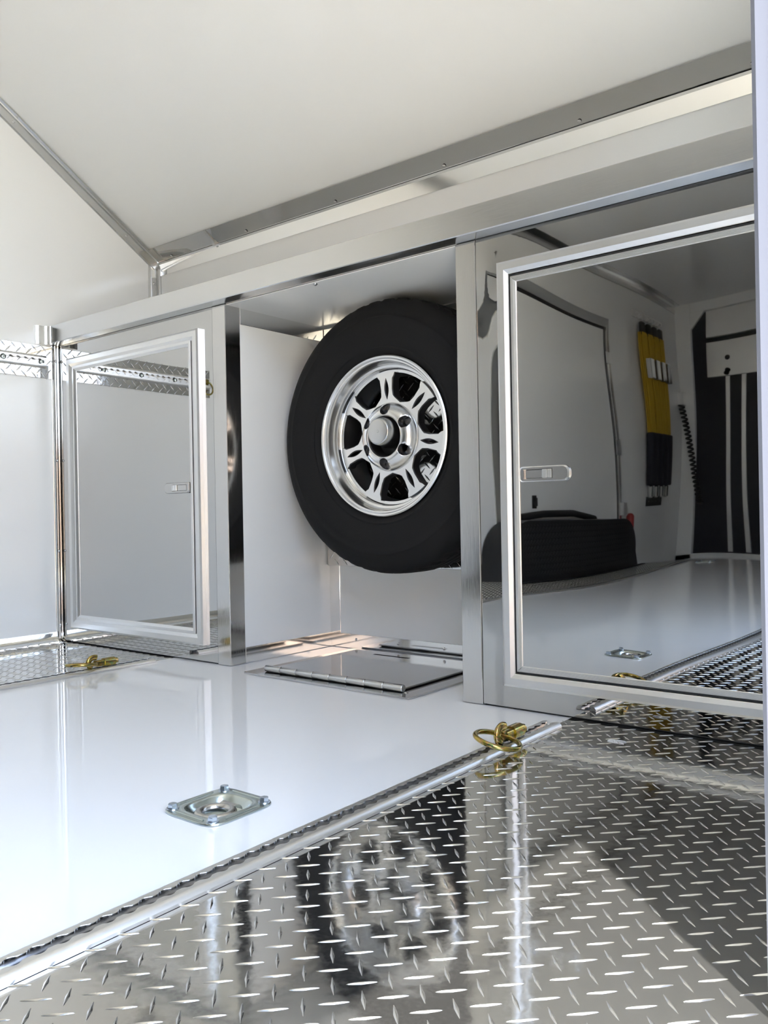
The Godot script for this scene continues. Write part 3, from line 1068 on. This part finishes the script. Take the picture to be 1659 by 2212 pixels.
	dome.polygon = PackedVector2Array([Vector2(0.0535, -0.045), Vector2(0.0535, -0.0145), Vector2(0.0550, -0.0125), Vector2(0.0600, -0.0120), Vector2(0.0680, -0.0140), Vector2(0.0760, -0.0185), Vector2(0.0830, -0.0255), Vector2(0.0880, -0.0330), Vector2(0.0905, -0.0390), Vector2(0.0905, -0.045)])
	dome.rotation = Vector3(PI / 2, 0, 0)
	csg.add_child(dome)
	for i in 6:
		var hole := CSGCylinder3D.new()
		hole.name = "hole_%d" % i
		hole.operation = CSGShape3D.OPERATION_SUBTRACTION
		hole.material = M.black_paint
		hole.radius = 0.0150
		hole.height = 0.08
		hole.sides = 28
		hole.rotation = Vector3(PI / 2, 0, 0)
		var an := deg_to_rad(88.0 + 60.0 * i)
		hole.position = Vector3(0.0715 * cos(an), 0.0715 * sin(an), -0.02)
		csg.add_child(hole)
	rim.add_child(csg, true)
	g = MB.new()
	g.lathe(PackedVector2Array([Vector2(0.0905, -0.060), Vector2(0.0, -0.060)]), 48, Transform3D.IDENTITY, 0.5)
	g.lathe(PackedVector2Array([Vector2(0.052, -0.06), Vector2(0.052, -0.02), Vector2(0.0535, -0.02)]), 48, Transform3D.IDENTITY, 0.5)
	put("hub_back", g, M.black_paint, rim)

	# the carrier boss that shows in the bore
	g = MB.new()
	g.lathe(PackedVector2Array([Vector2(0.041, -0.059), Vector2(0.041, -0.030), Vector2(0.0345, 0.004), Vector2(0.0325, 0.0065), Vector2(0.030, 0.0072), Vector2(0.0, 0.0072)]), 56, Transform3D(Basis.IDENTITY, Vector3(-0.004, 0.012, 0)), 0.8)
	var cap := put("carrier_boss", g, M.steel, w)
	g = MB.new()
	g.lathe(PackedVector2Array([Vector2(0.004, 0.0071), Vector2(0.0035, 0.0078), Vector2(0.0, 0.0078)]), 14, Transform3D(Basis.IDENTITY, Vector3(-0.004, 0.012, 0)), 0.8)
	put("centre_mark", g, M.steel, cap)


# ---------------------------------------------------------------- hatch in the floor of the compartment
func floor_hatch() -> void:
	var h := thing("floor_hatch", "stainless floor hatch with hinged lid on the white floor under the spare wheel", "hatch")
	var g := MB.new()
	g.extrude(rounded(-1.632, -0.052, -1.096, 0.385, 0.008, 4), 0.0008, 0.0046, Transform3D(Basis(Vector3.RIGHT, Vector3(0, 0, -1), Vector3.UP), Vector3.ZERO), 0.8)
	put("base_plate", g, M.stainless, h)
	# lid with a finger slot
	var lx0 := -1.588
	var lx1 := -1.150
	var z0 := -0.350
	var z1 := 0.006
	var y := 0.0105
	var sx := -1.43
	g = sheet(lx0, lx1, z0, z1, y, [[sx - 0.062, sx + 0.062, -0.318, -0.306]])
	g.quad(Vector3(lx0, y, z1), Vector3(lx1, y, z1), Vector3(lx1, 0.0075, z1), Vector3(lx0, 0.0075, z1), Vector3(0, 0, 1))
	g.quad(Vector3(lx1, y, z0), Vector3(lx1, y, z1), Vector3(lx1, 0.0075, z1), Vector3(lx1, 0.0075, z0), Vector3.RIGHT)
	g.quad(Vector3(lx0, y, z0), Vector3(lx0, y, z1), Vector3(lx0, 0.0075, z1), Vector3(lx0, 0.0075, z0), Vector3.LEFT)
	g.quad(Vector3(lx0, y, z0), Vector3(lx1, y, z0), Vector3(lx1, 0.0075, z0), Vector3(lx0, 0.0075, z0), Vector3(0, 0, -1))
	put("lid", g, M.stainless, h)
	g = boxed(Vector3(lx0 + 0.004, 0.0046, z0 + 0.004), Vector3(lx1 - 0.004, 0.0075, z1 - 0.004))
	put("lid_seal", g, M.gasket, h)
	# knuckles of the piano hinge
	var n := 8
	for i in n:
		g = MB.new()
		var a := lerpf(lx0 + 0.003, lx1 + 0.010, float(i) / n)
		var b := lerpf(lx0 + 0.003, lx1 + 0.010, float(i + 1) / n)
		g.lathe(PackedVector2Array([Vector2(0.0, 0.0), Vector2(0.0078, 0.0), Vector2(0.0084, 0.0008), Vector2(0.0084, b - a - 0.0016), Vector2(0.0078, b - a - 0.0008), Vector2(0.0, b - a - 0.0008)]), 20, Transform3D(Basis(Vector3(0, 0, 1), Vector3(0, 1, 0), Vector3(-1, 0, 0)).rotated(Vector3.UP, PI), Vector3(a, 0.0132, 0.0125)), 0.8)
		put("hinge_knuckle", g, M.steel, h)
	g = MB.new()
	g.dome(Vector3(lx1 + 0.016, 0.0046, 0.012), Vector3.UP, 0.006)
	put("hinge_pin", g, M.steel, h)


# ---------------------------------------------------------------- lashing tracks
# surface-mounted lashing rail: local Z along the rail, local Y out of the surface
func rail_mesh(length: float, inside: bool, half := 0.0212, ht := 0.0092, pitch := 0.0244) -> ArrayMesh:
	var b := MB.new()
	var steps := int(length / pitch) * 10
	var rows := []
	for i in steps + 1:
		var z := length * i / steps
		var d := fposmod(z + pitch / 2, pitch) - pitch / 2
		var hw := maxf(0.0048, sqrt(maxf(0.0, 0.0086 * 0.0086 - d * d)))
		var line := [
			Vector3(half, 0.0, z), Vector3(half, 0.0035, z), Vector3(half - 0.0010, ht * 0.55, z), Vector3(half - 0.0028, ht * 0.78, z), Vector3(half - 0.0050, ht * 0.93, z), Vector3(half - 0.0075, ht, z),
			Vector3(hw + 0.0003, ht, z), Vector3(hw, ht - 0.0005, z), Vector3(hw, ht - 0.0026, z), Vector3(0.0112, ht - 0.0027, z), Vector3(0.0112, 0.0012, z), Vector3(0.0, 0.0010, z)]
		rows.append(line)
	for s in [1.0, -1.0]:
		var rr := []
		for r in rows:
			var l2 := []
			for q in r:
				l2.append(Vector3(q.x * s, q.y, q.z))
			rr.append(l2)
		# smooth along the rail, creased across it where the profile turns sharply
		for part in ([[6, 7], [7, 8], [8, 9], [9, 10], [10, 11]] if inside else [[0, 1], [1, 5], [5, 6]]):
			var sub := []
			for r in rr:
				sub.append(r.slice(part[0], part[1] + 1))
			b.grid(sub, s)
		for e in ([] if inside else [0, steps]):
			var nz := Vector3(0, 0, -1 if e == 0 else 1)
			var l: Array = rr[e]
			for i in range(1, 6):
				b.tri(Vector3(0.0112 * s, 0.0, l[0].z), l[i - 1], l[i], nz)
			b.quad(Vector3(0.0112 * s, 0.0, l[0].z), l[5], l[6], l[9], nz)
	return b.mesh()

func tracks() -> void:
	var long := rail_mesh(4.4, false)
	var long_slot := rail_mesh(4.4, true)
	var t := thing("floor_track", "scalloped aluminium lashing rail between white floor and right tread plate", "lashing rail", Vector3(-0.742, 0.0005, 0.075), "lashing rails along the floor")
	put_mesh("slot", long_slot, M.slot_shade, put_mesh("rail", long, M.satin, t))
	t = thing("floor_track", "scalloped aluminium lashing rail between white floor and left tread plate", "lashing rail", Vector3(-1.987, 0.0005, 0.075), "lashing rails along the floor")
	put_mesh("slot", long_slot, M.slot_shade, put_mesh("rail", long, M.satin, t))

	t = thing("wall_track", "tread plate strip with lashing rail screwed along the white left wall", "lashing rail", Vector3(XL, 0.923, 0.02))
	var plate := put("tread_strip", boxed(Vector3(0.0005, -0.053, -0.018), Vector3(0.0035, 0.053, 0.625), 0.0005), M.tread_metal, t)
	# tread on the wall: local up of the lugs = +x
	tread(plate, -0.053, 0.053, -0.005, 0.62, 0.030, 0.0345, 0.030, 0.01, lug_mesh(0.0155, 0.0032, 0.0022), Basis(Vector3(0, 1, 0), Vector3(1, 0, 0), Vector3(0, 0, 1)), Vector3(0.0035, 0, 0))
	var r := put_mesh("rail", rail_mesh(0.60, false, 0.0205, 0.0100), M.satin, t)
	r.transform = Transform3D(Basis(Vector3(0, -1, 0), Vector3(1, 0, 0), Vector3(0, 0, 1)), Vector3(0.0036, 0, 0.022))
	put_mesh("slot", rail_mesh(0.60, true, 0.0205, 0.0100), M.satin, r)
	for z in [0.036, 0.165, 0.32, 0.47]:
		var s := MB.new()
		s.dome(Vector3(0.0075, 0, z), Vector3.RIGHT, 0.0085, 0.55, 14)
		put("screw", s, M.zinc, t)
	var g := MB.new()
	g.tube(ring_path(Vector3(0.022, -0.018, 0.597), 0.028, Vector3(1, 0.25, 0), 32), 0.0035, 8, true)
	var ring := thing("lashing_ring", "yellow zinc ring hung on the wall rail at its rear end", "tie-down ring", Vector3(XL, 0.923, 0.02), "yellow zinc rings on the rails")
	put("ring", g, M.yellow_zinc, ring)
	put("stud", boxed(Vector3(0.008, -0.006, 0.585), Vector3(0.026, 0.016, 0.607), 0.004), M.yellow_zinc, ring)


# ---------------------------------------------------------------- tie-down rings
func stud_ring(label: String, at: Vector3, turn: float, ring_off: Vector3, tilt: Vector3) -> void:
	var t := thing("lashing_ring", label, "tie-down ring", at, "yellow zinc rings on the rails")
	t.rotation.y = turn
	var g := MB.new()
	# body: a rounded barrel lying on the rail, with two feet in the slot
	g.extrude(PackedVector2Array([Vector2(-0.010, 0.0), Vector2(0.010, 0.0), Vector2(0.0125, 0.006), Vector2(0.0115, 0.013), Vector2(0.0075, 0.0185), Vector2(0.0, 0.020), Vector2(-0.0075, 0.0185), Vector2(-0.0115, 0.013), Vector2(-0.0125, 0.006)]), -0.036, -0.004, Transform3D.IDENTITY, 0.6)
	g.extrude(PackedVector2Array([Vector2(-0.0108, 0.005), Vector2(0.0108, 0.005), Vector2(0.0100, 0.012), Vector2(0.006, 0.0165), Vector2(-0.006, 0.0165), Vector2(-0.0100, 0.012)]), -0.044, -0.036, Transform3D.IDENTITY, 0.6)
	g.extrude(PackedVector2Array([Vector2(-0.0095, 0.001), Vector2(0.0095, 0.001), Vector2(0.0095, 0.013), Vector2(0.006, 0.017), Vector2(-0.006, 0.017), Vector2(-0.0095, 0.013)]), -0.004, 0.020, Transform3D.IDENTITY, 0.6)
	put("stud_body", g, M.yellow_zinc, t)
	g = MB.new()
	# eye that the ring passes through
	var p := PackedVector3Array()
	for i in 13:
		var a := PI * i / 12.0 - PI * 0.15
		p.append(Vector3(0, 0.0125 + 0.0135 * cos(a), 0.024 + 0.0165 * sin(a)))
	g.tube(p, 0.0058, 10, false, 1.3)
	put("eye", g, M.yellow_zinc, t)
	g = MB.new()
	g.tube(ring_path(ring_off, 0.0385, tilt, 48), 0.0044, 10, true)
	put("ring", g, M.yellow_zinc, t)

func pan_ring(label: String, at: Vector3, tilt: float) -> void:
	var t := thing("recessed_ring", label, "tie-down anchor", at, "recessed tie-down anchors in the white floor")
	t.rotation.y = tilt
	var hx := 0.0565
	var hz := 0.0605
	var g := MB.new()
	# rings of a rounded rectangle from the rim down into the pan: [scale towards the centre, corner roundness, height]
	var loops := [[1.0, 0.28, 0.0006], [1.0, 0.28, 0.0028], [0.985, 0.28, 0.0036], [0.80, 0.40, 0.0038], [0.70, 0.55, 0.0034], [0.665, 0.62, 0.0018], [0.63, 0.70, -0.002], [0.58, 0.78, -0.0075], [0.50, 0.85, -0.0125], [0.36, 0.95, -0.0150], [0.0, 1.0, -0.0155]]
	var rows := []
	for l in loops:
		var line := []
		for k in 64:
			var a := TAU * k / 64.0
			var e := lerpf(9.0, 2.0, clampf(l[1], 0.0, 1.0) ** 0.55)
			var c := cos(a)
			var s := sin(a)
			var rr := pow(pow(absf(c), e) + pow(absf(s), e), -1.0 / e)
			line.append(Vector3(c * rr * hx * l[0], l[2], s * rr * hz * l[0]))
		rows.append(line)
	g.grid(rows, -1.0, true)
	put("pan", g, M.zinc, t)
	# pressed ribs along the four sides
	for q in [[Vector3(-0.030, 0.0036, -0.052), Vector3(0.030, 0.0036, -0.052)], [Vector3(-0.030, 0.0036, 0.052), Vector3(0.030, 0.0036, 0.052)], [Vector3(-0.0485, 0.0036, -0.030), Vector3(-0.0485, 0.0036, 0.030)], [Vector3(0.0485, 0.0036, -0.030), Vector3(0.0485, 0.0036, 0.030)]]:
		g = MB.new()
		g.tube(PackedVector3Array([q[0], q[0].lerp(q[1], 0.5), q[1]]), 0.0016, 8)
		put("rib", g, M.zinc, t)
	for sx in [-1.0, 1.0]:
		for sz in [-1.0, 1.0]:
			g = MB.new()
			var hex := PackedVector2Array()
			for k in 6:
				hex.append(Vector2(cos(TAU * k / 6 + 0.3), sin(TAU * k / 6 + 0.3)) * 0.0068)
			var stand := Transform3D(Basis(Vector3.RIGHT, Vector3(0, 0, -1), Vector3.UP), Vector3(0.0425 * sx, 0.0036, 0.0465 * sz))
			g.lathe(PackedVector2Array([Vector2(0.0086, 0.0), Vector2(0.0086, 0.0014), Vector2(0.0, 0.0014)]), 20, stand, 0.5)
			g.extrude(hex, 0.0014, 0.0062, stand, 0.99)
			var top := PackedVector2Array()
			for q in hex: top.append(q * 0.86)
			g.extrude(top, 0.0062, 0.0070, stand, 0.99)
			put("hex_bolt", g, M.blue_zinc, t)
	# the ring lying in the pan and the clip that holds it
	g = MB.new()
	var pr := PackedVector2Array()
	for k in 17:
		var a := TAU * k / 16.0
		pr.append(Vector2(0.0235 + 0.0068 * cos(a), -0.0040 + 0.0060 * sin(a)))
	g.lathe(pr, 40, Transform3D(Basis(Vector3.RIGHT, Vector3(0, 0, -1), Vector3.UP), Vector3(0.004, 0, 0.010)), 0.3)
	put("ring", g, M.steel, t)
	g = MB.new()
	var rows2 := []
	for i in 9:
		var a := PI * i / 8.0
		var l2 := []
		for j in 2:
			l2.append(Vector3(-0.014 + 0.030 * j, -0.0075 + 0.0095 * sin(a), -0.019 + 0.0105 * cos(a)))
		rows2.append(l2)
	g.grid(rows2, -1.0)
	put("clip", g, M.steel, t)

func rings() -> void:
	stud_ring("yellow zinc ring on the right floor rail, lying over the tread plate", Vector3(-0.742, 0.0125, 0.232), 0.0, Vector3(0.010, 0.0105, 0.056), Vector3(0.22, 1, -0.10))
	stud_ring("yellow zinc ring on the left floor rail near the narrow cabinet", Vector3(-1.987, 0.0125, 0.232), 0.0, Vector3(-0.006, 0.0105, 0.056), Vector3(-0.10, 1, -0.10))
	pan_ring("recessed zinc tie-down plate with four bolts on the white floor near the right rail", Vector3(RINGS[0][0], 0, RINGS[0][1]), 0.0)
	pan_ring("recessed zinc tie-down plate far back on the white floor before the ramp", Vector3(RINGS[1][0], 0, RINGS[1][1]), 0.0)


# ---------------------------------------------------------------- things that only the mirror shows
func rear_things() -> void:
	# fender box against the left wall
	var f := thing("fender_box", "black painted tread plate wheel box against the left wall under the side door", "wheel box", Vector3(XL, 0, 3.46))
	var g := MB.new()
	var o := PackedVector2Array()
	var hl := 0.92
	o.append(Vector2(-hl, 0.0)); o.append(Vector2(hl, 0.0))
	for i in 9:
		var a := PI / 2 * i / 8.0
		o.append(Vector2(hl - 0.30 + 0.24 * cos(a), 0.10 + 0.24 * sin(a)))
	for i in 9:
		var a := PI / 2 * i / 8.0
		o.append(Vector2(-hl + 0.30 - 0.24 * sin(a), 0.10 + 0.24 * cos(a)))
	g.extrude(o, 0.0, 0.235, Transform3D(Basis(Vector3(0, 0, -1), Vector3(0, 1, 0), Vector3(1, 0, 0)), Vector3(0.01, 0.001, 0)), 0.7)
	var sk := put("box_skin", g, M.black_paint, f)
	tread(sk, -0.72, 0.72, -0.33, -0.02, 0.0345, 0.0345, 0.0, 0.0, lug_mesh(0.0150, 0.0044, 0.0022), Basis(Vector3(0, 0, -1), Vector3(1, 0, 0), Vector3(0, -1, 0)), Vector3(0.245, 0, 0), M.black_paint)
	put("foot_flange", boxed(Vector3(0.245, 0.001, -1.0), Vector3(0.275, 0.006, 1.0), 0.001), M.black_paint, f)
	g = MB.new()
	g.tube(PackedVector3Array([Vector3(0.03, 0.345, -0.5), Vector3(0.06, 0.375, -0.1), Vector3(0.06, 0.38, 0.25), Vector3(0.03, 0.345, 0.6)]), 0.022, 8)
	put("seal", g, M.gasket, f)

	var b := thing("wall_bracket", "small black bracket on the left wall above the wheel box", "bracket", Vector3(XL + 0.008, 0.41, 3.35))
	put("plate", boxed(Vector3(0, 0.0, -0.025), Vector3(0.006, 0.085, 0.025), 0.002), M.gasket, b)
	put("tongue", boxed(Vector3(0.006, 0.015, -0.012), Vector3(0.02, 0.07, 0.012), 0.003), M.gasket, b)

	# four yellow straps on a hook rack
	var rack := thing("hook_rack", "white strap rack with round hooks near the rear corner", "rack", Vector3(XL, 1.98, 5.25))
	put("bar", boxed(Vector3(0, -0.02, -0.26), Vector3(0.012, 0.03, 0.26), 0.003), M.satin, rack)
	for i in 8:
		g = MB.new()
		g.tube(ring_path(Vector3(0.022, -0.005, -0.22 + 0.063 * i), 0.018, Vector3(0, 0, 1), 16), 0.004, 6, true)
		put("hook", g, M.satin, rack)
	var proto: Node3D = null
	var words := ["leftmost yellow strap hung on the rack, with a black ratchet", "second yellow strap on the rack, beside the leftmost one", "third yellow strap on the rack, beside the rightmost one", "rightmost yellow strap hung on the rack nearest the ramp"]
	for i in 4:
		var s: Node3D
		if i == 0:
			s = thing("tie_down_strap", words[0], "strap", Vector3.ZERO, "yellow straps on the hook rack")
			g = MB.new()
			for k in 3:
				g.box(Vector3(0.012 + 0.012 * k, -1.02, -0.045 + 0.006 * k), Vector3(0.017 + 0.012 * k, -0.10, 0.030 + 0.006 * k), 0.002)
			put("webbing", g, M.webbing, s)
			put("sleeve", boxed(Vector3(0.006, -1.36, -0.052), Vector3(0.055, -0.95, 0.052), 0.008), M.sleeve, s)
			put("ratchet", boxed(Vector3(0.045, -0.50, -0.035), Vector3(0.085, -0.32, 0.035), 0.006), M.steel, s)
			put("top_hook", boxed(Vector3(0.012, -0.12, -0.03), Vector3(0.04, -0.02, 0.03), 0.008), M.gasket, s)
			put("end_hook", boxed(Vector3(0.012, -1.46, -0.025), Vector3(0.04, -1.36, 0.025), 0.008), M.steel, s)
			proto = s
		else:
			s = proto.duplicate()
			s.name = numbered("tie_down_strap")
			add_child(s, true)
			tag(s, words[i], "strap", "yellow straps on the hook rack")
		s.position = Vector3(XL + 0.012, 1.95, 5.08 + 0.115 * i)
	b = thing("anchor_plate", "black anchor plate on the wall under the yellow straps", "plate", Vector3(XL, 0.46, 5.25))
	put("plate", boxed(Vector3(0.0005, -0.04, -0.17), Vector3(0.006, 0.04, 0.17), 0.002), M.gasket, b)
	screws(b, "screw", [Vector3(0.006, 0, -0.12), Vector3(0.006, 0, -0.04), Vector3(0.006, 0, 0.04), Vector3(0.006, 0, 0.12)], Vector3.RIGHT, 0.006, M.steel)

	# red bottle in its clamp beside the side door
	b = thing("red_bottle", "small red capped bottle in a clamp on the wall beside the door frame", "bottle", Vector3(XL + 0.04, 0.16, 4.68))
	g = MB.new()
	g.lathe(PackedVector2Array([Vector2(0, 0.10), Vector2(0.03, 0.10), Vector2(0.03, 0.19), Vector2(0.018, 0.21), Vector2(0, 0.215)]), 20, Transform3D(Basis(Vector3.RIGHT, Vector3(0, 0, -1), Vector3.UP), Vector3.ZERO), 0.6)
	put("cap", g, M.red_paint, b)
	g = MB.new()
	g.lathe(PackedVector2Array([Vector2(0, -0.02), Vector2(0.02, 0.0), Vector2(0.03, 0.02), Vector2(0.03, 0.10), Vector2(0, 0.10)]), 20, Transform3D(Basis(Vector3.RIGHT, Vector3(0, 0, -1), Vector3.UP), Vector3.ZERO), 0.6)
	put("body", g, M.satin, b)
	put("clamp", boxed(Vector3(-0.04, 0.04, -0.02), Vector3(-0.028, 0.08, 0.02), 0.002), M.satin, b)

	# gas strut of the ramp, slanting down the rear post
	b = thing("ramp_spring", "dark ribbed spring slanting down the rear post beside the ramp door", "spring", Vector3(XL, 0, ZE))
	g = MB.new()
	var path := PackedVector3Array()
	for i in 240:
		var t := i / 239.0
		var a := t * TAU * 24
		path.append(Vector3(0.02 + 0.20 * t, 1.32 - 0.92 * t, -0.055) + Vector3(cos(a) * 0.026, 0, sin(a) * 0.026))
	g.tube(path, 0.009, 6)
	put("coil", g, M.gasket, b)
	put("bracket", boxed(Vector3(0.0, 1.30, -0.08), Vector3(0.06, 1.42, -0.001), 0.004), M.satin, b)
